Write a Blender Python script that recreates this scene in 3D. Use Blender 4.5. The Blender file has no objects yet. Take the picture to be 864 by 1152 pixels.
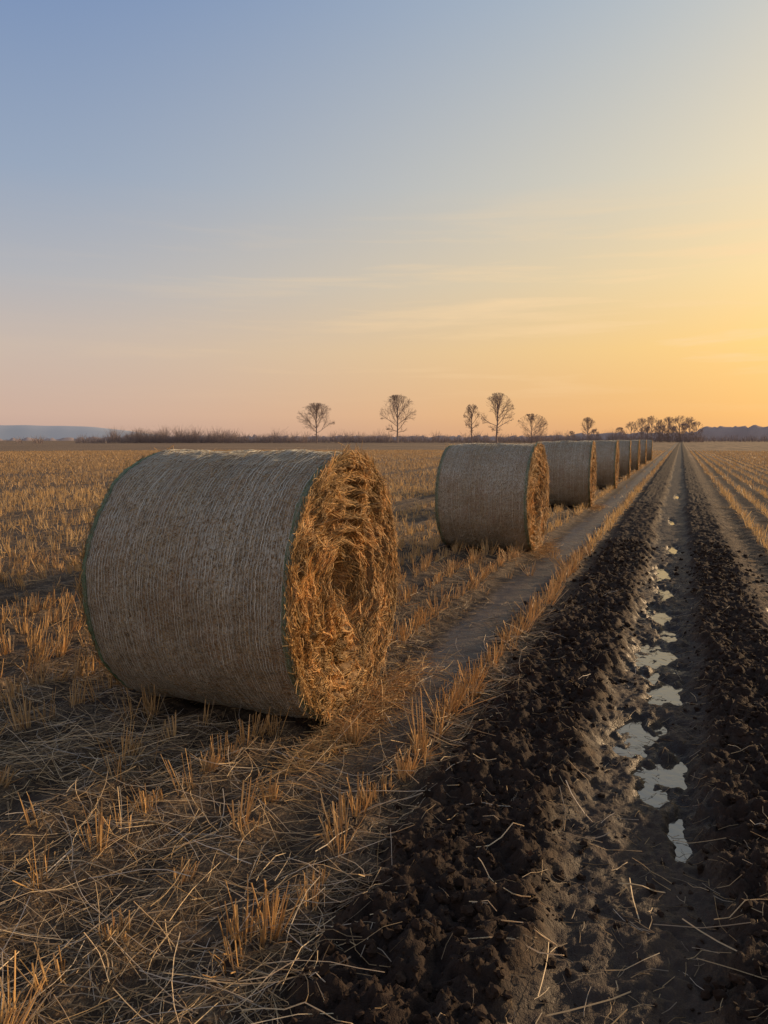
import bpy, math, numpy as np
from mathutils import Vector
rng=np.random.default_rng(7)
scene=bpy.context.scene
scene.view_settings.view_transform='Standard'; scene.view_settings.look='None'; scene.view_settings.exposure=0
CAMH=1.58; YAW=math.radians(21.05); PITCH=math.radians(5.41)
SUN_AZ=math.radians(38); SUN_EL=math.radians(11)
S=Vector((math.sin(SUN_AZ)*math.cos(SUN_EL),math.cos(SUN_AZ)*math.cos(SUN_EL),math.sin(SUN_EL)))

# ---------------- helpers ----------------
def pn(x,y,seed=0):
    x=np.asarray(x,float);y=np.asarray(y,float)
    x,y=np.broadcast_arrays(x,y)
    xi=np.floor(x).astype(np.int64);yi=np.floor(y).astype(np.int64)
    fx=x-xi;fy=y-yi
    def g(ix,iy,dx,dy):
        h=(ix*374761393+iy*668265263+seed*974634777)&0xffffffff
        h=((h^(h>>13))*1274126177)&0xffffffff
        h=h^(h>>16)
        a=(h&0xffff)/65536.0*2*np.pi
        return np.cos(a)*dx+np.sin(a)*dy
    u=fx*fx*fx*(fx*(fx*6-15)+10);v=fy*fy*fy*(fy*(fy*6-15)+10)
    a=g(xi,yi,fx,fy);b=g(xi+1,yi,fx-1,fy);c=g(xi,yi+1,fx,fy-1);d=g(xi+1,yi+1,fx-1,fy-1)
    return (a+(b-a)*u+(c-a)*v+(a-b-c+d)*u*v)*1.4
def fbm(x,y,seed=0,o=4):
    s=0;a=1.0
    for i in range(o):
        s=s+a*pn(x*2**i,y*2**i,seed+i*17);a*=.5
    return s
def ss(a,b,x):
    t=np.clip((x-a)/(b-a),0,1);return t*t*(3-2*t)
def win(x,a,b,s):
    return ss(a-s,a+s,x)*(1-ss(b-s,b+s,x))
def make_mesh(name,V,Q,T=None,col=None,attrs=None,smooth=False,mats=None,matidx=None):
    me=bpy.data.meshes.new(name)
    V=np.asarray(V,np.float32)
    nq=0 if Q is None else len(Q); nt=0 if T is None else len(T)
    me.vertices.add(len(V));me.vertices.foreach_set('co',V.ravel())
    idx=[];
    if nq: idx.append(np.asarray(Q,np.int32).ravel())
    if nt: idx.append(np.asarray(T,np.int32).ravel())
    idx=np.concatenate(idx)
    me.loops.add(len(idx));me.loops.foreach_set('vertex_index',idx)
    st=np.concatenate([np.arange(nq)*4,nq*4+np.arange(nt)*3]).astype(np.int32)
    me.polygons.add(nq+nt);me.polygons.foreach_set('loop_start',st)
    me.polygons.foreach_set('use_smooth',np.full(nq+nt,smooth,dtype=bool))
    if matidx is not None: me.polygons.foreach_set('material_index',np.asarray(matidx,np.int32))
    me.update(calc_edges=True)
    if col is not None:
        a=me.attributes.new('col','FLOAT_COLOR','POINT')
        c=np.ones((len(V),4),np.float32);c[:,:3]=col;a.data.foreach_set('color',c.ravel())
    if attrs:
        for k,v in attrs.items():
            a=me.attributes.new(k,'FLOAT','POINT');a.data.foreach_set('value',np.asarray(v,np.float32).ravel())
    if mats:
        for m in mats: me.materials.append(m)
    return me
def add_obj(name,me,loc=(0,0,0),rot=(0,0,0),parent=None):
    o=bpy.data.objects.new(name,me);scene.collection.objects.link(o);o.location=loc;o.rotation_euler=rot
    if parent: o.parent=parent
    return o
def nrm(v): return v/np.maximum(np.linalg.norm(v,axis=-1,keepdims=True),1e-9)
def tubes(P,R,Sd,ref=None,closed=False):
    N,K,_=P.shape
    T=np.empty_like(P);T[:,1:-1]=P[:,2:]-P[:,:-2];T[:,0]=P[:,1]-P[:,0];T[:,-1]=P[:,-1]-P[:,-2];T=nrm(T)
    if ref is None: ref=nrm(rng.normal(size=(N,1,3)))
    n=nrm(np.cross(T,np.broadcast_to(ref,T.shape)));b=np.cross(T,n)
    R=np.broadcast_to(R,(N,K))[...,None]
    if Sd==1:
        V=np.stack([P-n*R,P+n*R],2);m=2
    else:
        V=np.stack([P+R*(n*math.cos(2*math.pi*i/Sd)+b*math.sin(2*math.pi*i/Sd)) for i in range(Sd)],2);m=Sd
    base=(np.arange(N)[:,None,None]*K*m+np.arange(K-1)[None,:,None]*m)
    i=np.arange(1 if Sd==1 else Sd)[None,None,:]
    j=(i+1)%m
    Q=np.stack([base+i,base+j,base+m+j,base+m+i],-1).reshape(-1,4)
    return V.reshape(-1,3),Q,K*m
class Acc:
    def __init__(s): s.V=[];s.Q=[];s.C=[];s.n=0
    def add(s,P,R,Sd,col,ref=None):
        V,Q,k=tubes(P,R,Sd,ref)
        s.V.append(V);s.Q.append(Q+s.n);s.C.append(np.repeat(col,k,axis=0));s.n+=len(V)
    def mesh(s,name,mats,smooth=False):
        return make_mesh(name,np.concatenate(s.V),np.concatenate(s.Q),col=np.concatenate(s.C),mats=mats,smooth=smooth)
# materials
def newmat(name):
    m=bpy.data.materials.new(name);m.use_nodes=True;nt=m.node_tree;nt.nodes.clear();return m,nt
def nd(nt,t,**k):
    n=nt.nodes.new(t)
    for a,b in k.items(): setattr(n,a,b)
    return n
def L(nt,a,b): nt.links.new(a,b)
def math_(nt,op,a,b=None,c=None,clamp=False):
    n=nd(nt,'ShaderNodeMath',operation=op);n.use_clamp=clamp
    for i,v in enumerate((a,b,c)):
        if v is None: continue
        if isinstance(v,(int,float)): n.inputs[i].default_value=v
        else: L(nt,v,n.inputs[i])
    return n.outputs[0]
def mixc(nt,f,a,b,bt='MIX'):
    n=nd(nt,'ShaderNodeMix',data_type='RGBA',blend_type=bt)
    for s,v in ((n.inputs[0],f),(n.inputs[6],a),(n.inputs[7],b)):
        if isinstance(v,(int,float)): s.default_value=v
        elif isinstance(v,tuple): s.default_value=(*v,1) if len(v)==3 else v
        else: L(nt,v,s)
    return n.outputs[2]
def ramp(nt,f,pts):
    n=nd(nt,'ShaderNodeValToRGB');L(nt,f,n.inputs[0]);e=n.color_ramp.elements
    while len(e)<len(pts): e.new(.5)
    for i,(p,c) in enumerate(pts):
        e[i].position=p;e[i].color=(*c,1) if isinstance(c,tuple) else (c,c,c,1)
    return n.outputs[0]
def noise(nt,vec,scale,det=4,rough=.55,dist=0):
    n=nd(nt,'ShaderNodeTexNoise');n.inputs['Scale'].default_value=scale;n.inputs['Detail'].default_value=det
    n.inputs['Roughness'].default_value=rough;n.inputs['Distortion'].default_value=dist
    if vec is not None: L(nt,vec,n.inputs['Vector'])
    return n.outputs[0]
def attr(nt,name): return nd(nt,'ShaderNodeAttribute',attribute_name=name)

def straw_material(name,trans=.3,rough=.55):
    m,nt=newmat(name);a=attr(nt,'col')
    p=nd(nt,'ShaderNodeBsdfPrincipled');p.inputs['Roughness'].default_value=rough
    p.inputs['Specular IOR Level'].default_value=.35
    c=a.outputs['Color']
    L(nt,c,p.inputs['Base Color'])
    t=nd(nt,'ShaderNodeBsdfTranslucent');L(nt,c,t.inputs[0])
    mx=nd(nt,'ShaderNodeMixShader');mx.inputs[0].default_value=trans
    L(nt,p.outputs[0],mx.inputs[1]);L(nt,t.outputs[0],mx.inputs[2])
    o=nd(nt,'ShaderNodeOutputMaterial');L(nt,mx.outputs[0],o.inputs[0]);return m
M_straw=straw_material('straw')
M_net=straw_material('net_thread',.15,.4)

# ---------------- terrain ----------------
PUD=[(-.05,5.15,.13,.38),(-.12,5.95,.21,.55),(-.03,6.7,.10,.35),(-.14,7.4,.17,.5),(-.10,8.5,.12,.5),(-.15,9.8,.12,.6),(-.17,4.3,.19,.34),(-.04,3.8,.16,.36),(.07,3.35,.09,.28),(-.06,11.9,.10,.7),(-.12,16.0,.08,.8),(-.06,23,.07,1.0),
     (.86,5.6,.10,.6),(.88,7.4,.08,.5)]
WZ=-.055
def zones(x,y):
    w=x+.06*pn(y*1.1,0*y+3.3,5)+.06*pn(x*4,y*3.5,6)+.035*pn(x*11,y*11,4)
    l=win(w,-.99,-.38,.10);r=win(w,.17,.70,.09);mid=win(w,-.38,.17,.07)
    return l,r,mid
def pathmask(x,y):
    w=x+.05*pn(y*.9,0*y+1.3,15)+.05*pn(x*5,y*3,16)
    return win(w,-1.74,-1.33,.07)*ss(2.6,3.8,y)
def H(x,y,full=False):
    x=np.asarray(x,float);y=np.asarray(y,float)
    rr=np.hypot(x,y);fade=1/(1+(rr/35)**2);fd2=1/(1+(rr/14)**3)
    l,r,mid=zones(x,y)
    ridge=np.clip(l+r,0,1)
    f6=fbm(x*4.2,y*3.4,11,3)
    wx=x+.03*pn(x*6,y*6,71);wy=y+.03*pn(x*6,y*6,72)
    bil=np.abs(pn(wx*8,wy*7,21))
    det=.020*fbm(wx*19,wy*19,22,2)+.016*(.5-np.abs(pn(wx*31,wy*31,25)))+.010*fbm(wx*55,wy*55,23,2)
    h=ridge*(.045+.035*f6*fade+.055*bil*fade+det*fd2*1.4)
    pz=np.zeros_like(h);nzp=.6*fbm(x*7,y*4.5,52,3)
    for (a,b,sx,sy) in PUD:
        pz=np.maximum(pz,np.exp(-(((x-a)/sx)**2+((y-b)/sy)**2)))
    pz=np.clip(pz+nzp*ss(.05,.3,pz),0,1)
    low=ss(.15,.85,pz)
    h=h+mid*(-.016+(.016*fbm(x*3.2,y*1.8,31,2))*(1-.4*low)+(.016*fbm(wx*11,wy*8,33,3)+.009*fbm(x*38,y*38,35,2))*fd2*(1-.25*low))
    field=1-np.clip(ridge+mid,0,1)
    pm=pathmask(x,y)*field
    rows=np.where(x<0,np.cos(2*np.pi*(x+1.17)/.42),np.cos(2*np.pi*(x-1.2)/.5))
    h=h+field*(1-.6*pm)*(.024*rows*fade+.014*fbm(x*3,y*3,41,2)*fade+(.016*fbm(x*10,y*10,43,3)+.008*fbm(x*40,y*40,44,2))*fd2)
    h=h-pm*.022*fade
    h=h-low*.047*(1-ridge*.6)
    if full: return h,ridge,mid,pm,ss(.03,.5,pz)
    return h
def axis_x():
    a=list(np.arange(-6,-1.3,.032))+list(np.arange(-1.3,1.2,.0115))+list(np.arange(1.2,4,.045))
    right=[];v=4.0;s=.05
    while v<2600: right.append(v);s*=1.085;v+=s
    left=[];v=-6.03;s=.035
    while v>-2600: left.append(v);s*=1.085;v-=s
    return np.array(left[::-1]+a+right)
def axis_y():
    l=[];v=1.1;s=.1
    while v>-40: v-=s;l.append(v);s*=1.15
    l=l[::-1];v=1.1
    while v<5: l.append(v);v+=.0125
    while v<20: l.append(v);v+=.0125*(v/5)**1.3
    while v<2600: l.append(v);v+=.012*v*(1+v/400)
    return np.array(l)
X=axis_x();Y=axis_y();print('grid',len(X),len(Y))
GX,GY=np.meshgrid(X,Y)
h,ridge,mid,pmv,carve=H(GX,GY,True)
nx,ny=len(X),len(Y)
i=np.arange(nx-1)[None,:]+np.arange(ny-1)[:,None]*nx
Q=np.stack([i,i+1,i+1+nx,i+nx],-1).reshape(-1,4)
rr=np.hypot(GX,GY)
gm,nt=newmat('field_soil')
geo=nd(nt,'ShaderNodeNewGeometry');pos=geo.outputs['Position']
sep=nd(nt,'ShaderNodeSeparateXYZ');L(nt,pos,sep.inputs[0])
aS=attr(nt,'soil').outputs['Fac'];aM=attr(nt,'mid').outputs['Fac'];aF=attr(nt,'far').outputs['Fac'];aW=attr(nt,'wet').outputs['Fac'];aP=attr(nt,'path').outputs['Fac']
px=math_(nt,'MULTIPLY',math_(nt,'ADD',sep.outputs[0],1.17),2*math.pi/.42)
rowL=math_(nt,'MULTIPLY_ADD',math_(nt,'COSINE',px),.5,.5)
st=nd(nt,'ShaderNodeMapping');st.inputs['Scale'].default_value=(.55,.035,1);L(nt,pos,st.inputs[0])
band=noise(nt,st.outputs[0],1.0,4,.65)
n1=noise(nt,pos,9,5,.7);n2=noise(nt,pos,70,3,.7)
st2=nd(nt,'ShaderNodeMapping');st2.inputs['Scale'].default_value=(35,9,20);st2.inputs['Rotation'].default_value=(0,0,.5);L(nt,pos,st2.inputs[0])
n3=noise(nt,st2.outputs[0],3.0,4,.7,1.0)
soilc=ramp(nt,n1,[(.3,(.026,.017,.011)),(.55,(.052,.036,.025)),(.75,(.088,.064,.044))])
strawc=ramp(nt,n3,[(.35,(.08,.053,.030)),(.5,(.20,.135,.072)),(.65,(.38,.27,.15))])
near_f=ramp(nt,math_(nt,'ADD',math_(nt,'MULTIPLY',n3,.6),math_(nt,'MULTIPLY',n1,.5)),[(.49,0.0),(.66,1.0)])
fieldc=mixc(nt,math_(nt,'MULTIPLY',near_f,math_(nt,'MULTIPLY_ADD',rowL,.6,.2)),soilc,strawc)
farc=ramp(nt,math_(nt,'ADD',math_(nt,'MULTIPLY',rowL,.25),math_(nt,'MULTIPLY',band,.85)),[(.36,(.055,.036,.022)),(.52,(.15,.096,.052)),(.74,(.30,.195,.105))])
fieldc=mixc(nt,aF,fieldc,farc)
pathc=ramp(nt,n1,[(.3,(.05,.034,.024)),(.6,(.10,.072,.052)),(.8,(.15,.11,.08))])
fieldc=mixc(nt,math_(nt,'MULTIPLY',aP,.85),fieldc,pathc)
dark=ramp(nt,n1,[(.3,(.013,.007,.0043)),(.55,(.026,.0145,.0092)),(.8,(.048,.028,.018))])
midc=ramp(nt,n1,[(.3,(.022,.0145,.010)),(.55,(.042,.028,.020)),(.75,(.068,.048,.034))])
c=mixc(nt,aM,fieldc,midc);c=mixc(nt,aS,c,dark)
c=mixc(nt,math_(nt,'MULTIPLY',aW,.6),c,(.016,.0105,.0075))
p=nd(nt,'ShaderNodeBsdfPrincipled');L(nt,c,p.inputs['Base Color'])
rg=math_(nt,'SUBTRACT',.92,math_(nt,'MULTIPLY',math_(nt,'MAXIMUM',math_(nt,'MAXIMUM',aW,math_(nt,'MULTIPLY',aP,.85)),math_(nt,'MULTIPLY',aM,.5)),ramp(nt,n1,[(.4,.62),(.65,.2)])))
L(nt,rg,p.inputs['Roughness']);p.inputs['Specular IOR Level'].default_value=.3
b=nd(nt,'ShaderNodeBump');b.inputs['Strength'].default_value=.8;b.inputs['Distance'].default_value=.012
L(nt,math_(nt,'ADD',n2,math_(nt,'MULTIPLY',n3,.5)),b.inputs['Height']);L(nt,b.outputs[0],p.inputs['Normal'])
o=nd(nt,'ShaderNodeOutputMaterial');L(nt,p.outputs[0],o.inputs[0])
gme=make_mesh('ground',np.stack([GX,GY,h],-1).reshape(-1,3),Q,attrs={'soil':ridge,'mid':mid,'far':ss(25,80,rr),'wet':carve,'path':pmv},smooth=True,mats=[gm])
add_obj('ground',gme)

# water
wm,nt=newmat('puddle_water')
p=nd(nt,'ShaderNodeBsdfPrincipled');p.inputs['Base Color'].default_value=(.045,.032,.022,1);p.inputs['Roughness'].default_value=.07
p.inputs['Specular IOR Level'].default_value=.8;p.inputs['IOR'].default_value=1.9
b=nd(nt,'ShaderNodeBump');b.inputs['Strength'].default_value=.18;b.inputs['Distance'].default_value=.01
L(nt,noise(nt,nd(nt,'ShaderNodeNewGeometry').outputs['Position'],16,3),b.inputs['Height']);L(nt,b.outputs[0],p.inputs['Normal'])
o=nd(nt,'ShaderNodeOutputMaterial');L(nt,p.outputs[0],o.inputs[0])
wv=[(-.36,2.9,WZ),(.17,2.9,WZ),(.17,40,WZ),(-.36,40,WZ),(.70,4.6,WZ),(1.0,4.6,WZ),(1.0,9,WZ),(.70,9,WZ)]
add_obj('puddle',make_mesh('puddle',wv,[[0,1,2,3],[4,5,6,7]],mats=[wm]))

# ---------------- soil clods ----------------
import bmesh
bm=bmesh.new();bmesh.ops.create_icosphere(bm,subdivisions=2,radius=1)
bv=np.array([v.co[:] for v in bm.verts]);bf=np.array([[v.index for v in f.verts] for f in bm.faces]);bm.free()
shapes=[]
for k in range(14):
    d=1+.5*pn(bv[:,0]*1.7+k*7,bv[:,1]*1.7+bv[:,2]*1.3,60+k)+.5*pn(bv[:,0]*4+k,bv[:,2]*4+bv[:,1]*3,80+k)
    shapes.append(bv*d[:,None]*np.array([1,.8,.6]))
N=10500
cy=1.1+ (rng.random(N)**1.7)*11
side=rng.random(N)
cx=np.where(side<.46,rng.normal(-.68,.18,N),np.where(side<.84,rng.normal(.43,.16,N),rng.uniform(-1.4,1.2,N)))
sz=.0035+.018*rng.random(N)**4.2; sz*=(1+cy*.05)
hz,_,_,_,cv=H(cx,cy,True)
keep=(cv<.3)&(hz>WZ+.01);cx,cy,sz,hz=cx[keep],cy[keep],sz[keep],hz[keep];N=len(cx)
ang=rng.random(N)*6.283;tl=rng.random(N)*6.283
V=np.empty((N,42,3));sh=np.stack(shapes)[rng.integers(0,14,N)]
ca,sa=np.cos(ang)[:,None],np.sin(ang)[:,None];cb,sb=np.cos(tl)[:,None],np.sin(tl)[:,None]
y1=sh[:,:,1]*cb-sh[:,:,2]*sb;z1=sh[:,:,1]*sb+sh[:,:,2]*cb
V[:,:,0]=sh[:,:,0]*ca-y1*sa;V[:,:,1]=sh[:,:,0]*sa+y1*ca;V[:,:,2]=z1
V=V*sz[:,None,None]+np.stack([cx,cy,hz+sz*.2],-1)[:,None,:]
T=(bf[None]+np.arange(N)[:,None,None]*42).reshape(-1,3)
cm,nt=newmat('soil_clod')
ps=nd(nt,'ShaderNodeNewGeometry').outputs['Position'];n=noise(nt,ps,12,4,.7)
p=nd(nt,'ShaderNodeBsdfPrincipled');L(nt,ramp(nt,n,[(.3,(.014,.0076,.0046)),(.55,(.028,.016,.010)),(.8,(.050,.030,.019))]),p.inputs['Base Color']);p.inputs['Roughness'].default_value=.9
p.inputs['Specular IOR Level'].default_value=.2
o=nd(nt,'ShaderNodeOutputMaterial');L(nt,p.outputs[0],o.inputs[0])
add_obj('soil_clods',make_mesh('soil_clods',V.reshape(-1,3),None,T=T,smooth=False,mats=[cm]))

# ---------------- stubble ----------------
BALES=[(-1.77,4.06),(-1.87,11.0),(-1.88,18.4),(-1.9,25.8),(-1.92,33),(-1.94,40.5),(-1.95,49),(-1.95,59)]
BR=.765;BL=1.30
def in_bale(x,y,m=.0):
    r=np.zeros(x.shape,bool)
    for bx,by in BALES: r|=(x<bx+m)&(x>bx-BL-m)&(abs(y-by)<.48+m)
    return r
def straw_col(n,lo=(.20,.125,.055),hi=(.62,.42,.18),grey=.25):
    t=rng.random((n,1))**.9
    c=np.array(lo)*(1-t)+np.array(hi)*t
    g=(rng.random((n,1))<grey)
    c=np.where(g,c*np.array([.85,.95,1.25]),c)
    return c
rowsx=list(-1.17-.42*np.arange(0,260))+list(1.2+.5*np.arange(0,80))
skip_rows=set([11,12,26,27,42,43,60,61])
cl=[]
for ri,rx in enumerate(rowsx):
    if rx<0 and ri in skip_rows: continue
    maxd=110
    if abs(rx)>maxd: continue
    ye=math.sqrt(maxd**2-rx**2)
    n=int((ye+1)/.11)
    ys=np.arange(n)*.115+rng.uniform(-.055,.055,n)+.3
    ys=ys[ys<ye]
    xs=rx+rng.normal(0,.030,len(ys))+.04*pn(ys*.3,np.full(len(ys),rx*3.3),91)
    cl.append(np.stack([xs,ys],-1))
n=520;xs=rng.uniform(-9,-1.2,n);ys=rng.uniform(1.0,12,n);k=abs(xs+1.55)>.2;cl.append(np.stack([xs[k],ys[k]],-1))
nstray=int(k.sum())
cl=np.concatenate(cl)
x,y=cl[:,0],cl[:,1];d=np.hypot(x,y)
azr=np.degrees(np.arctan2(x,y))
vis=(azr>-58)&(azr<24)
dens=.84+.4*fbm(x*.8,y*.25,95,2)
dens*=1-.95*pathmask(x,y)
dens=np.where((x>-1.32)&(x<-1.0)&(y>1.9),1.0,dens)
thin=np.where(d>25,.9,1)*np.where(d>55,.7,1)
keepm=vis&(rng.random(len(x))<dens*thin)&~in_bale(x,y,.05)
stray=np.zeros(len(x),bool);stray[-nstray:]=True
x,y,d,stray=x[keepm],y[keepm],d[keepm],stray[keepm]
print('clumps',len(x))
stub=Acc()
def clumps(mask,ns,K,Sd,rad,hlo,hhi,spread,colf):
    X0=x[mask];Y0=y[mask];n=len(X0)
    if n==0: return
    cs=rng.uniform(.45,1.3,n)
    lean=rng.normal(0,.17,(n,2))
    k=rng.integers(max(1,ns//5),ns+1,n);idx=np.repeat(np.arange(n),k);m=len(idx)
    a=rng.random(m)*6.283;r0=np.sqrt(rng.random(m))*spread
    bx=X0[idx]+np.cos(a)*r0*.7;by=Y0[idx]+np.sin(a)*r0*1.2
    hh=rng.uniform(hlo,hhi,m)*cs[idx]*np.where(rng.random(m)<.25,.5,1)
    a2=a+rng.normal(0,.7,m);tilt=np.abs(rng.normal(0,.24,m))+ (rng.random(m)<.12)*rng.uniform(.3,1.2,m)
    dx=np.cos(a2)*np.sin(tilt)+lean[idx,0];dy=np.sin(a2)*np.sin(tilt)+lean[idx,1];dz=np.cos(tilt)
    z0=H(bx,by)-.01
    t=np.linspace(0,1,K)[None,:]
    bend=rng.normal(0,.15,m)
    P=np.stack([bx[:,None]+dx[:,None]*hh[:,None]*(t+bend[:,None]*t*t),by[:,None]+dy[:,None]*hh[:,None]*(t+bend[:,None]*t*t),z0[:,None]+dz[:,None]*hh[:,None]*t],-1)
    R=rad*rng.uniform(.55,1.25,(m,1))*np.linspace(1,.8,K)[None,:]
    stub.add(P,R,Sd,colf(m))
g1=lambda m:straw_col(m,(.32,.19,.075),(.84,.56,.24),.2)
g2=lambda m:straw_col(m,(.30,.18,.075),(.76,.50,.21),.2)
g3=lambda m:straw_col(m,(.26,.165,.08),(.60,.39,.18),.25)
clumps((d<5)&~stray,38,3,3,.0026,.10,.20,.042,g1)
clumps((d>=5)&(d<11)&~stray,26,3,3,.0029,.10,.20,.047,g1)
clumps((d<13)&stray,9,3,3,.0024,.06,.15,.05,g1)
clumps((d>=11)&(d<26)&~stray,13,2,1,.0043,.10,.19,.055,g2)
clumps((d>=26)&(d<55),6,2,1,.009,.10,.17,.06,g3)
clumps((d>=55),4,2,1,.017,.10,.15,.06,g3)
add_obj('stubble',stub.mesh('stubble',[M_straw]))

# ---------------- straw litter ----------------
lit=Acc()
def litter(xs,ys,lmin,lmax,rad,K,Sd,lift,colf,tiltS=.12,curve=.25):
    n=len(xs);a=rng.random(n)*6.283;ln=rng.uniform(lmin,lmax,n)
    t=np.linspace(-.5,.5,K)[None,:]
    cv=rng.normal(0,curve,n)[:,None]
    ax=np.cos(a)[:,None];ay=np.sin(a)[:,None]
    px=xs[:,None]+ln[:,None]*(ax*t-ay*cv*t*t);py=ys[:,None]+ln[:,None]*(ay*t+ax*cv*t*t)
    hz=H(px,py)
    z=np.maximum(hz.mean(1,keepdims=True)*.5+hz.max(1,keepdims=True)*.5,hz)*.6+hz*.4
    z=z+rad+np.abs(rng.normal(0,lift,n))[:,None]+ (rng.normal(0,tiltS,n)*ln)[:,None]*(t+.3)
    z=np.maximum(z,hz+rad*.3)
    lit.add(np.stack([px,py,z],-1),rad*rng.uniform(.5,1.2,(n,1))*np.ones((1,K)),Sd,colf(n))
def filt(xs,ys,pf):
    k=(rng.random(len(xs))<pf(xs,ys))&~in_bale(xs,ys,.0)
    return xs[k],ys[k]
gl=lambda m:straw_col(m,(.11,.072,.038),(.54,.39,.21),.3)
gb=lambda m:straw_col(m,(.38,.27,.14),(.86,.68,.42),.3)
pf=lambda X_,Y_:np.clip(.66+.9*fbm(X_*1.6,Y_*1.6,101,3),.08,1)*(1-ss(-1.12,-.80,X_+.10*pn(Y_*3,Y_*0,7)))*(1-.82*pathmask(X_,Y_))
n=24000;xs=rng.uniform(-4.5,-.75,n);ys=.9+rng.random(n)**1.4*6.5;xs,ys=filt(xs,ys,pf)
litter(xs,ys,.04,.22,.0014,4,3,.008,gl)
n=4800;xs=rng.uniform(-4,-.8,n);ys=.9+rng.random(n)**1.4*5;xs,ys=filt(xs,ys,pf)
litter(xs,ys,.12,.45,.0015,5,3,.025,gb,.2)
n=12000;xs=rng.uniform(-16,-1.0,n);ys=5+rng.random(n)*17;xs,ys=filt(xs,ys,pf)
litter(xs,ys,.08,.3,.0023,2,1,.01,gl)
n=5000;xs=rng.uniform(.8,9,n);ys=3+rng.random(n)*17;xs,ys=filt(xs,ys,lambda a,b:.8*ss(.7,1.1,a))
litter(xs,ys,.08,.3,.0022,2,1,.01,gl)
n=240;xs=rng.uniform(-.95,.8,n);ys=1.2+rng.random(n)**1.5*8
litter(xs,ys,.04,.20,.0014,4,3,.006,gb,.1)
n=60;xs=rng.uniform(-.6,.7,n);ys=1.3+rng.random(n)*2.0
litter(xs,ys,.12,.32,.0022,5,3,.010,gb,.12,.12)
n=1500;xs=rng.normal(-.1,.35,n);ys=1.2+rng.random(n)**1.4*9
litter(xs,ys,.02,.10,.0012,3,3,.004,gl,.1)
for bx,by,cnt in ((-1.77,4.06,2400),(-1.87,11.0,500),(-1.88,18.4,250)):
    xs=bx+np.abs(rng.normal(0,.12,cnt))+.01;ys=by+rng.normal(-.05,.48,cnt)
    litter(xs,ys,.05,.22,.0015,4,3,.022,lambda m:straw_col(m,(.3,.18,.07),(.84,.56,.24),.1),.3)
add_obj('straw_litter',lit.mesh('straw_litter',[M_straw]))

# ---------------- bales ----------------
bm_,nt=newmat('bale_net_wrap')
tc=nd(nt,'ShaderNodeTexCoord').outputs['Object'];sp=nd(nt,'ShaderNodeSeparateXYZ');L(nt,tc,sp.inputs[0])
an=math_(nt,'ARCTAN2',sp.outputs[1],sp.outputs[2])
def cv3(sx,sa):
    cc=nd(nt,'ShaderNodeCombineXYZ');L(nt,math_(nt,'MULTIPLY',sp.outputs[0],sx),cc.inputs[0]);L(nt,math_(nt,'MULTIPLY',math_(nt,'SINE',an),sa),cc.inputs[1]);L(nt,math_(nt,'MULTIPLY',math_(nt,'COSINE',an),sa),cc.inputs[2]);return cc.outputs[0]
nA=noise(nt,cv3(120,34),1,3,.6);nB=noise(nt,cv3(6,3.5),1,5,.7);nC=noise(nt,cv3(60,50),1,3,.7);nD=noise(nt,cv3(1.9,1.4),1,4,.6)
base=ramp(nt,nC,[(.3,(.09,.060,.031)),(.5,(.27,.19,.10)),(.7,(.54,.40,.23))])
base=mixc(nt,math_(nt,'MULTIPLY',ramp(nt,nB,[(.43,0.),(.65,1.)]),.6),base,(.26,.135,.052))
net=ramp(nt,nA,[(.44,0.),(.56,1.)])
fac=math_(nt,'MULTIPLY',net,math_(nt,'MULTIPLY_ADD',ramp(nt,nD,[(.35,.0),(.65,1.)]),.5,.15))
cc=mixc(nt,fac,base,(.68,.65,.55))
p=nd(nt,'ShaderNodeBsdfPrincipled');L(nt,cc,p.inputs['Base Color']);p.inputs['Roughness'].default_value=.8;p.inputs['Specular IOR Level'].default_value=.12
b=nd(nt,'ShaderNodeBump');b.inputs['Strength'].default_value=1.0;b.inputs['Distance'].default_value=.012
L(nt,math_(nt,'ADD',math_(nt,'MULTIPLY',nC,.9),math_(nt,'MULTIPLY',nA,.7)),b.inputs['Height']);L(nt,b.outputs[0],p.inputs['Normal'])
o=nd(nt,'ShaderNodeOutputMaterial');L(nt,p.outputs[0],o.inputs[0])
fm,nt=newmat('bale_hay_core')
ps=nd(nt,'ShaderNodeTexCoord').outputs['Object']
p=nd(nt,'ShaderNodeBsdfPrincipled');L(nt,ramp(nt,noise(nt,ps,40,4,.7),[(.3,(.07,.038,.014)),(.7,(.30,.17,.062))]),p.inputs['Base Color']);p.inputs['Roughness'].default_value=.85
o=nd(nt,'ShaderNodeOutputMaterial');L(nt,p.outputs[0],o.inputs[0])

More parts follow.
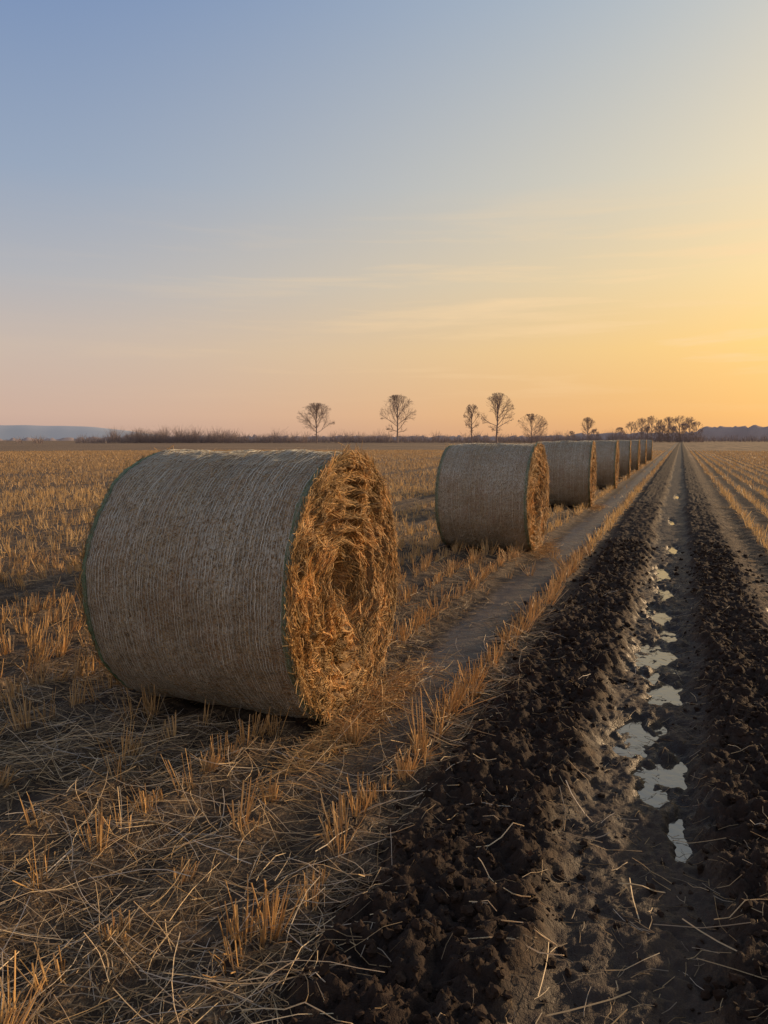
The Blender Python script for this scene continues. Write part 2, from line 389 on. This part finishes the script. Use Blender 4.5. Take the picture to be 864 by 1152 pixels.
def bale_mesh(seed,detail=1.0):
    global rng
    rng=np.random.default_rng(seed)
    hl=BL/2
    def radius(xx,a):
        r=BR-.018*np.abs(xx/hl)**6-.0*a
        sx=np.sin(a);cx_=np.cos(a)
        r=r+.016*fbm(xx*2.5+seed,sx*2+seed*3.1,seed,2)+.014*pn(cx_*2+9,sx*2+xx*1.2,seed+3)+.007*pn(xx*10,a*6,seed+5)+.005*pn(xx*26,a*20,seed+6)
        r=r+.007*np.sin(xx*9+seed)*pn(xx*3,cx_*3,seed+9)
        return r
    def surf(xx,a,off=0):
        r=radius(xx,a)+off
        z=np.cos(a)*r;yy=np.sin(a)*r
        z=np.where(z<-(BR-.035),-(BR-.035)+(z+(BR-.035))*.25,z)
        yy=yy*(1+.02*np.clip(-z/BR,0,1))
        return np.stack([xx+0*a,yy,z],-1)
    nx_,na=150,420
    xx,aa=np.meshgrid(np.linspace(-hl,hl,nx_),np.linspace(0,2*np.pi,na,endpoint=False),indexing='ij')
    V1=surf(xx,aa).reshape(-1,3)
    ii=np.arange(nx_-1)[:,None]*na;jj=np.arange(na)[None,:];j2=(jj+1)%na
    Q1=np.stack([ii+jj,ii+na+jj,ii+na+j2,ii+j2],-1).reshape(-1,4)
    Vs=[V1];Qs=[Q1];mi=[np.zeros(len(Q1),int)];off=len(V1)
    rim_a=np.linspace(0,2*np.pi,300,endpoint=False)
    def face_off(rf,a,sg):
        u=np.cos(a)*rf;v=np.sin(a)*rf
        sp_=rf*10+a/(2*np.pi)*1.0
        o=.026*np.sin(2*np.pi*sp_)*(.6+pn(u*3,v*3,seed+40))
        o=o+.034*fbm(u*3.2,v*3.2,seed+31,3)+.040*(np.abs(pn(u*7+.8*pn(v*4,u*4,1),v*7,seed+33))-.25)+.014*pn(u*24,v*24,seed+35)
        o=o-.085+.065*rf
        o=o-.30*np.exp(-(((u-.02)/.13)**2+((v+.0)/.13)**2))-.10*np.exp(-((u+.25)/.18)**2-((v-.2)/.07)**2)-.07*np.exp(-((u-.45)/.10)**2-((v+.25)/.18)**2)
        o=o*(1-ss(.93,1.0,rf)*.9)
        return sg*(o)
    for sg in (1,-1):
        nr=90
        rf,ra=np.meshgrid(np.linspace(0,1,nr),rim_a,indexing='ij')
        rim=surf(np.full_like(ra,sg*hl),ra)
        P=rim.copy();P[...,1]*=rf;P[...,2]*=rf
        P[...,0]=sg*hl+face_off(rf,ra,sg)
        na2=len(rim_a);ii=np.arange(nr-1)[:,None]*na2;jj=np.arange(na2)[None,:];j2=(jj+1)%na2
        q=np.stack([ii+jj,ii+na2+jj,ii+na2+j2,ii+j2],-1) if sg<0 else np.stack([ii+jj,ii+j2,ii+na2+j2,ii+na2+jj],-1)
        Vs.append(P.reshape(-1,3));Qs.append(q.reshape(-1,4)+off);off+=nr*na2;mi.append(np.ones((nr-1)*na2,int))
    C=[np.full((off,3),.2)]
    acc=Acc()
    for sg,cnt in ((1,int(23000*detail)),(-1,int(3500*detail))):
        rf=np.sqrt(rng.random(cnt))*.995;a=rng.random(cnt)*2*np.pi
        kp=(rf>.13)|(rng.random(cnt)<.25);rf=rf[kp];a=a[kp];cnt=len(rf)
        u=np.cos(a)*rf;v=np.sin(a)*rf
        K=4;t=np.linspace(-.5,.5,K)[None,:]
        ln=rng.uniform(.03,.12,cnt)*rng.choice([1,1,1.4,1.9],cnt)
        ori=a+np.pi/2+1.2*fbm(u*3,v*3,seed+50,2)+rng.normal(0,.45,cnt)
        cu=rng.normal(0,.5,cnt)+.6
        dz=np.cos(ori)[:,None];dy=np.sin(ori)[:,None];tt=t*ln[:,None]
        z=(u*BR)[:,None]+dz*tt-dy*cu[:,None]*tt*tt*2
        yv=(v*BR)[:,None]+dy*tt+dz*cu[:,None]*tt*tt*2
        r2=np.minimum(np.hypot(z,yv)/BR,1.0);a2=np.arctan2(yv,z)
        ox=face_off(r2,a2,1)
        stick=np.abs(rng.normal(0,.005,cnt))[:,None]+ (rng.normal(0,.10,cnt)*ln)[:,None]*(t+.35)+ (rng.random(cnt)<.05)[:,None]*(t+.5)*rng.uniform(.01,.06,cnt)[:,None]
        xo=sg*(hl+ox*.9+ox.mean(1,keepdims=True)*.1+stick+.002)
        P=np.stack([xo,yv,z],-1)
        tone=np.clip(.5+.9*fbm(u*5,v*5,seed+70,2),0,1)[:,None]
        c=straw_col(cnt,(.34,.185,.065),(.95,.62,.25),.12)*(.58+.6*tone)
        acc.add(P,.0018*rng.uniform(.55,1.4,(cnt,1))*np.ones((1,K)),3,c)
        m=int(cnt*.07);a=rng.random(m)*2*np.pi;K=4;t=np.linspace(0,1,K)[None,:]
        rdir=rng.normal(.22,.35,m);tdir=rng.normal(0,1,m);ln=rng.uniform(.02,.10,m)
        rad0=BR-.03+rng.normal(0,.012,m)
        rr_=rad0[:,None]+rdir[:,None]*ln[:,None]*t;aa_=a[:,None]+tdir[:,None]*ln[:,None]*t/BR
        xo=sg*(hl-.01+rng.uniform(.0,.7,m)[:,None]*ln[:,None]*t*.5)
        zc=np.maximum(np.cos(aa_)*rr_,-(BR-.04))
        acc.add(np.stack([xo,np.sin(aa_)*rr_,zc],-1),.0015*np.ones((m,K)),3,straw_col(m,(.28,.16,.06),(.75,.50,.21),.15))
    m=int(8500*detail);a=rng.random(m)*2*np.pi;x0=rng.uniform(-hl+.01,hl-.01,m);K=4;t=np.linspace(-.5,.5,K)[None,:]
    ln=rng.uniform(.02,.09,m);di=rng.normal(0,1.1,m)
    xs=np.clip(x0[:,None]+np.sin(di)[:,None]*ln[:,None]*t,-hl,hl);as_=a[:,None]+np.cos(di)[:,None]*ln[:,None]*t/BR
    o_=np.abs(rng.normal(0,.0022,m))[:,None]+(rng.random(m)<.08)[:,None]*(t+.5)*rng.uniform(0,.035,m)[:,None]
    acc.add(surf(xs,as_,o_),.0013*rng.uniform(.6,1.2,(m,1))*np.ones((1,K)),3,straw_col(m,(.22,.14,.065),(.68,.49,.26),.2))
    Cst=np.concatenate(acc.C);nV=np.concatenate(acc.V);nQ=np.concatenate(acc.Q)
    Vs.append(nV);Qs.append(nQ+off);off+=len(nV);mi.append(np.full(len(nQ),2));C.append(Cst)
    acc=Acc();nl=70;K=330
    a=np.linspace(0,2*np.pi,K)[None,:]
    x0=np.clip(np.linspace(-hl+.006,hl-.006,nl)[:,None]+rng.normal(0,.003,(nl,1)),-hl+.003,hl-.003)
    wob=.005*pn(a*6+x0*0,x0*7+a*0,seed+90)+.002*pn(a*25,x0*31,seed+91)+.0014*rng.normal(size=(nl,K))
    P=surf(x0+wob,a+0*x0,.0038+.001*pn(a*14,x0*50,seed+92))
    dr=np.clip(.9+.7*pn(a*9,x0*17,seed+93)+.6*pn(a*60,x0*80,seed+94),.25,1.5)
    RR=.0015*(.65+.6*rng.random((nl,1)))*dr
    acc.add(P,RR,3,np.tile([[.74,.72,.62]],(nl,1))*rng.uniform(.7,1.15,(nl,1)),ref=np.array([[[1.,0.001,0.002]]]))
    K=460;a=np.linspace(0,2*np.pi,K)[None,:]
    zz=((np.arange(K)%2)*2-1)[None,:]*(2*hl/nl)*.55
    x1=(x0[:-1]+x0[1:])*.5
    ph=rng.random((nl-1,1))*.03
    P=surf(np.clip(x1+zz+.003*rng.normal(size=(nl-1,K)),-hl,hl),a+ph,.0035)
    acc.add(P,np.full((nl-1,K),.0010)*rng.uniform(.4,1.3,(nl-1,K)),3,np.tile([[.70,.68,.58]],(nl-1,1))*rng.uniform(.7,1.1,(nl-1,1)),ref=np.array([[[1.,0.001,0.002]]]))
    g=[];
    for e in (1,-1):
        for q in range(7): g.append(e*(hl-.004-.0065*q))
    g=np.array(g)[:,None];K=300;a=np.linspace(0,2*np.pi,K)[None,:]
    P=surf(g+.003*pn(a*6,g*90,seed+99),a+0*g,.0055)
    acc.add(P,np.full((len(g),K),.0017)*rng.uniform(.3,1.2,(len(g),K)),3,np.tile([[.15,.27,.15]],(len(g),1))*rng.uniform(.6,1.4,(len(g),1)),ref=np.array([[[1.,0.001,0.002]]]))
    nV=np.concatenate(acc.V);nQ=np.concatenate(acc.Q)
    Vs.append(nV);Qs.append(nQ+off);off+=len(nV);mi.append(np.full(len(nQ),3));C.append(np.concatenate(acc.C))
    me=make_mesh('hay_bale',np.concatenate(Vs),np.concatenate(Qs),col=np.concatenate(C),smooth=True,mats=[bm_,fm,M_straw,M_net],matidx=np.concatenate(mi))
    return me
meshes=[bale_mesh(3),bale_mesh(8,.45),bale_mesh(15,.3)]
order=[0,1,2,1,2,1,2,1]
for k,(bx,by) in enumerate(BALES):
    add_obj('hay_bale',meshes[order[k]],(bx-BL/2,by,BR-.028+ (0,.01,.03,.03,.03,.03,.03,.03)[k]),(0,0,math.radians([0,-1.5,1,0,2,-1,0,1][k])))

# ---------------- trees ----------------
rng=np.random.default_rng(21)
def bark(name,c1,c2):
    m,nt=newmat(name)
    p=nd(nt,'ShaderNodeBsdfPrincipled');p.inputs['Roughness'].default_value=.9
    L(nt,ramp(nt,noise(nt,nd(nt,'ShaderNodeTexCoord').outputs['Object'],3,2),[(.3,c1),(.7,c2)]),p.inputs['Base Color'])
    o=nd(nt,'ShaderNodeOutputMaterial');L(nt,p.outputs[0],o.inputs[0]);return m
tm=bark('haze_tinted_bark',(.20,.15,.13),(.30,.225,.195))  # bark colour lightened to paint in distance haze
hm=bark('haze_tinted_twigs',(.24,.185,.165),(.34,.265,.235))  # twig base colour raised, standing in for haze over far hedges
def tree_into(acc,seed,Ht,W,tf,ox=0,oy=0,nch=(15,8,5,3),twig=.016):
    """bare crown: forking limbs fan out from low on the trunk to an uneven rounded envelope"""
    r=np.random.default_rng(seed)
    rx=W/2;z0=Ht*tf;cz=z0+(Ht-z0)*.54;rz=(Ht-z0)*.46
    polys={}
    def env(p): return (p[0]/rx)**2+(p[1]/rx)**2+((p[2]-cz)/rz)**2
    def reach(p,d):
        A=(d[0]/rx)**2+(d[1]/rx)**2+(d[2]/rz)**2
        B=2*(p[0]*d[0]/rx**2+p[1]*d[1]/rx**2+(p[2]-cz)*d[2]/rz**2);C=env(p)-1
        D=B*B-4*A*C
        return (-B+math.sqrt(D))/(2*A) if D>0 else .3
    def grow(p0,d,ln,rad,lev,K=5):
        pts=[p0];dd=d/np.linalg.norm(d);p=p0
        for i in range(K-1):
            dd=dd+r.normal(0,.09,3)+np.array([0,0,.03 if lev<3 else 0]);dd/=np.linalg.norm(dd)
            p=p+dd*ln/(K-1);pts.append(p)
        polys.setdefault(lev,[]).append((pts,rad))
        if lev>len(nch)-1: return
        for c in range(nch[lev]):
            t=r.uniform(.25,1);f=t*(K-1);i=min(int(f),K-2);pp=pts[i]+(pts[i+1]-pts[i])*(f-i)
            ax=nrm(pts[i+1]-pts[i]);side=r.normal(size=3);side-=side.dot(ax)*ax;side/=np.linalg.norm(side)
            an_=r.uniform(.3,.8);nd_=ax*math.cos(an_)+side*math.sin(an_)
            mx=max(reach(pp,nd_),.1)
            grow(pp,nd_,min(ln*r.uniform(.4,.72),mx*r.uniform(.75,1.2)),rad*.52*(1-.35*t),lev+1)
    th=z0+(Ht-z0)*.42
    tp=np.array([[0,0,-.3],[r.normal(0,.01)*Ht,0,th*.3],[0,r.normal(0,.012)*Ht,th*.6],[r.normal(0,.012)*Ht,0,th],[0,0,th+(Ht-z0)*.3]])
    polys[0]=[(list(tp),Ht*.019)]
    for c in range(nch[0]):
        f=(c+r.random())/nch[0];zt=z0+(Ht-z0)*(.06+.55*f)
        az=c*2.4+r.normal(0,.4);pol=(1.38*(1-f)+.12)*r.uniform(.75,1.12)
        d=np.array([math.sin(pol)*math.cos(az),math.sin(pol)*math.sin(az),math.cos(pol)])
        p=np.array([0,0,zt]);grow(p,d,max(reach(p,d),.5)*r.uniform(.72,1.03),Ht*.0075,1)
    for lev,ps_ in polys.items():
        P=np.array([q[0] for q in ps_])+np.array([ox,oy,0]);R=np.array([q[1] for q in ps_])[:,None]
        K=P.shape[1];R=np.maximum(R*np.linspace(1,.5,K)[None,:],twig)
        acc.add(P,R,6 if lev==0 else 3,np.full((len(P),3),.1))
F=865.
def place(pxx,dist):
    a=math.atan((pxx-432)/F*math.cos(PITCH));b=YAW-a
    return -math.sin(b)*dist,math.cos(b)*dist
for (px_,ph,pw,dist,tf) in ((356,45,45,300,.15),(447,54,46,300,.15),(530.5,44,19,310,.18),(559,56,38,300,.13),(598,32,36,340,.06),(661,27,19,420,.08)):
    xx,yy=place(px_,dist);acc=Acc()
    tree_into(acc,int(px_),ph/F*dist,pw/F*dist,tf,twig=.019)
    add_obj('bare_tree',acc.mesh('bare_tree',[tm]),(xx,yy,0),(0,0,px_))
acc=Acc()
for q,(px_,ph,pw,dist) in enumerate(((710,22,18,430),(722,26,20,425),(733,28,20,440),(742,24,18,430),(752,27,20,425),(764,28,22,435),(775,27,20,430),(783,22,16,425),(768,20,22,410),(745,18,20,415),(757,17,22,415),(728,17,20,415),(697,16,12,440),(668,14,12,450),(643,12,10,450))):
    xx,yy=place(px_,dist);tree_into(acc,500+q,ph/F*dist,pw/F*dist,.0,xx,yy,(11,7,6),.04)
add_obj('thicket',acc.mesh('thicket',[hm]))
def brush(name,specs,mat):
    acc=Acc()
    for (x0,x1,hp,dist,n,wob) in specs:
        px_=rng.uniform(x0,x1,n)
        env=np.clip(.62+.5*pn(px_/9.0,px_*0+dist,5)+.35*pn(px_/3.2,px_*0+dist,6),.15,1.15)
        hh=hp/F*dist*env*rng.uniform(.35,1,n)
        dd=dist+rng.uniform(-8,8,n)
        a=np.arctan((px_-432)/F);b=YAW-a
        bx=-np.sin(b)*dd;by=np.cos(b)*dd
        K=3;t=np.linspace(0,1,K)[None,:]
        lean=rng.normal(0,.32,(n,2))
        start=rng.random(n)*.6
        P=np.stack([bx[:,None]+lean[:,:1]*hh[:,None]*t**1.3,by[:,None]+lean[:,1:]*hh[:,None]*t,hh[:,None]*(start[:,None]*.5+t*(1-start[:,None]*.5))-.1],-1)
        acc.add(P,wob*np.linspace(1,.35,K)[None,:]*rng.uniform(.5,1.2,(n,1)),3,np.full((n,3),.1))
    add_obj(name,acc.mesh(name,[mat]))
brush('hedgerow',[(86,120,14,330,450,.05),(122,150,21,330,600,.05),(150,262,23,330,3800,.055),(262,345,17,330,1900,.06),(340,620,15,345,3800,.07),(380,440,19,340,700,.05),(600,700,16,400,1600,.07),(20,26,12,330,60,.05),(38,50,13,330,160,.05),(690,790,17,425,1500,.06),(786,1000,12,500,1800,.09)],hm)
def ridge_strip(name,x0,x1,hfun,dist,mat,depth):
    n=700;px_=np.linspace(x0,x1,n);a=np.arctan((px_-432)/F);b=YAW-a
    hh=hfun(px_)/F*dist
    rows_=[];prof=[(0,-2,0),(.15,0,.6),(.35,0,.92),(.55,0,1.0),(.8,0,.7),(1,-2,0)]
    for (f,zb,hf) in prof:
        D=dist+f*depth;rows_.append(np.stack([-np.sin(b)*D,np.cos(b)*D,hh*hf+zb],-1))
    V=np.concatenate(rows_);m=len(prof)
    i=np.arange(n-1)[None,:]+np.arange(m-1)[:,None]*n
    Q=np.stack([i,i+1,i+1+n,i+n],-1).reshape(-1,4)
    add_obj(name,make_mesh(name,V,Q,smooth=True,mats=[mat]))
def flatmat(name,c1,c2,sc):
    m,nt=newmat(name);p=nd(nt,'ShaderNodeBsdfPrincipled');p.inputs['Roughness'].default_value=1;p.inputs['Specular IOR Level'].default_value=0
    L(nt,ramp(nt,noise(nt,nd(nt,'ShaderNodeNewGeometry').outputs['Position'],sc,4),[(.35,c1),(.65,c2)]),p.inputs['Base Color'])
    o=nd(nt,'ShaderNodeOutputMaterial');L(nt,p.outputs[0],o.inputs[0]);return m
ridge_strip('hill',-420,330,lambda q:15.5*np.exp(-((q-10)/165.)**4)*(1+.06*pn(q/40,q*0,3))+.4,2200,flatmat('hazy_hill',(.38,.42,.46),(.42,.45,.49),.004),350)  # aerial haze is painted into the hill's constant blue-grey colour
ridge_strip('distant_treeline',-500,1500,lambda q:5.0+2.0*pn(q/14,q*0,8)+2.0*pn(q/3.1,q*0,9)+1.2*pn(q/1.3,q*0,10)+6.5*ss(770,800,q)+3.5*ss(600,700,q)-3*(1-ss(60,150,q)),900,flatmat('haze_tinted_treeline',(.34,.27,.245),(.42,.335,.30),.03),60)  # pale warm-grey tree colour includes painted distance haze

# ---------------- sky / light ----------------
w=bpy.data.worlds.new('World');scene.world=w;w.use_nodes=True;nt=w.node_tree;nt.nodes.clear()
def s2l(c): 
    return tuple(((v/255)/12.92 if v/255<=.04045 else ((v/255+.055)/1.055)**2.4) for v in c)
tc=nd(nt,'ShaderNodeTexCoord').outputs['Generated']
nm=nd(nt,'ShaderNodeVectorMath',operation='NORMALIZE');L(nt,tc,nm.inputs[0]);dirv=nm.outputs[0]
sp=nd(nt,'ShaderNodeSeparateXYZ');L(nt,dirv,sp.inputs[0]);z=sp.outputs[2]
zz=math_(nt,'MAXIMUM',z,0.)
hx=math_(nt,'SQRT',math_(nt,'SUBTRACT',1.0,math_(nt,'MULTIPLY',z,z)))
dh=math_(nt,'DIVIDE',math_(nt,'ADD',math_(nt,'MULTIPLY',sp.outputs[0],math.sin(SUN_AZ)),math_(nt,'MULTIPLY',sp.outputs[1],math.cos(SUN_AZ))),math_(nt,'MAXIMUM',hx,.05))
def mrange(v,a,b_,smooth=False):
    mr=nd(nt,'ShaderNodeMapRange');mr.inputs[1].default_value=a;mr.inputs[2].default_value=b_;L(nt,v,mr.inputs[0])
    if smooth: mr.interpolation_type='SMOOTHSTEP'
    return mr.outputs[0]
az=math_(nt,'POWER',mrange(dh,.08,.87),1.5)
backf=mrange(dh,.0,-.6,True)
left=ramp(nt,zz,[(0.,s2l((194,163,150))),(.03,s2l((206,175,158))),(.11,s2l((202,184,171))),(.19,s2l((180,180,184))),(.30,s2l((152,167,189))),(.47,s2l((121,145,184))),(1.,s2l((108,129,166)))])
right=ramp(nt,zz,[(0.,s2l((234,168,104))),(.03,s2l((247,184,104))),(.11,s2l((255,208,122))),(.19,s2l((247,217,158))),(.30,s2l((225,215,188))),(.47,s2l((188,197,200))),(1.,s2l((128,147,172)))])
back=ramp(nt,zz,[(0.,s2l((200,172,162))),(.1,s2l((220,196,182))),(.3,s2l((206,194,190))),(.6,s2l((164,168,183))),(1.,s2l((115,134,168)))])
col=mixc(nt,az,left,right)
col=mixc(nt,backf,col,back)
dt=nd(nt,'ShaderNodeVectorMath',operation='DOT_PRODUCT');L(nt,dirv,dt.inputs[0]);dt.inputs[1].default_value=S
g1_=math_(nt,'POWER',math_(nt,'MAXIMUM',dt.outputs['Value'],0.),12)
col=mixc(nt,math_(nt,'MULTIPLY',g1_,.75),col,(1.8,1.18,.48))
mp=nd(nt,'ShaderNodeMapping');mp.inputs['Scale'].default_value=(2.2,2.2,30);mp.inputs['Rotation'].default_value=(.06,.0,0);L(nt,dirv,mp.inputs[0])
cn=noise(nt,mp.outputs[0],1.4,6,.58,.3)
cm_=math_(nt,'MULTIPLY',ramp(nt,cn,[(.50,0.),(.72,1.)]),ramp(nt,zz,[(.03,0.),(.10,1.),(.2,1.),(.30,.0)]))
cm_=math_(nt,'MULTIPLY',cm_,math_(nt,'MULTIPLY_ADD',az,.85,.03))
col=mixc(nt,cm_,col,s2l((255,218,168)))
sky=nd(nt,'ShaderNodeTexSky',sky_type='NISHITA');sky.sun_disc=False;sky.sun_elevation=SUN_EL;sky.sun_rotation=SUN_AZ
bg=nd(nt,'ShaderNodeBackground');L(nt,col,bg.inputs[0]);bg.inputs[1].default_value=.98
bg2=nd(nt,'ShaderNodeBackground');L(nt,sky.outputs[0],bg2.inputs[0]);bg2.inputs[1].default_value=.004
ad=nd(nt,'ShaderNodeAddShader');L(nt,bg.outputs[0],ad.inputs[0]);L(nt,bg2.outputs[0],ad.inputs[1])
o=nd(nt,'ShaderNodeOutputWorld');L(nt,ad.outputs[0],o.inputs[0])
sl=bpy.data.lights.new('sun','SUN');sl.energy=5;sl.angle=math.radians(1.5);sl.color=(1,.67,.37)
so=bpy.data.objects.new('sun',sl);scene.collection.objects.link(so);so.rotation_euler=(-S).to_track_quat('-Z','Y').to_euler();so.location=(20,30,20)
cam=bpy.data.cameras.new('camera');co=bpy.data.objects.new('camera',cam);scene.collection.objects.link(co)
cam.sensor_fit='VERTICAL';cam.sensor_height=36;cam.sensor_width=27;cam.lens=36*F/1152;cam.clip_end=6000;cam.clip_start=.05
co.location=(0,0,CAMH);co.rotation_euler=(math.pi/2-PITCH,0,YAW)
scene.camera=co
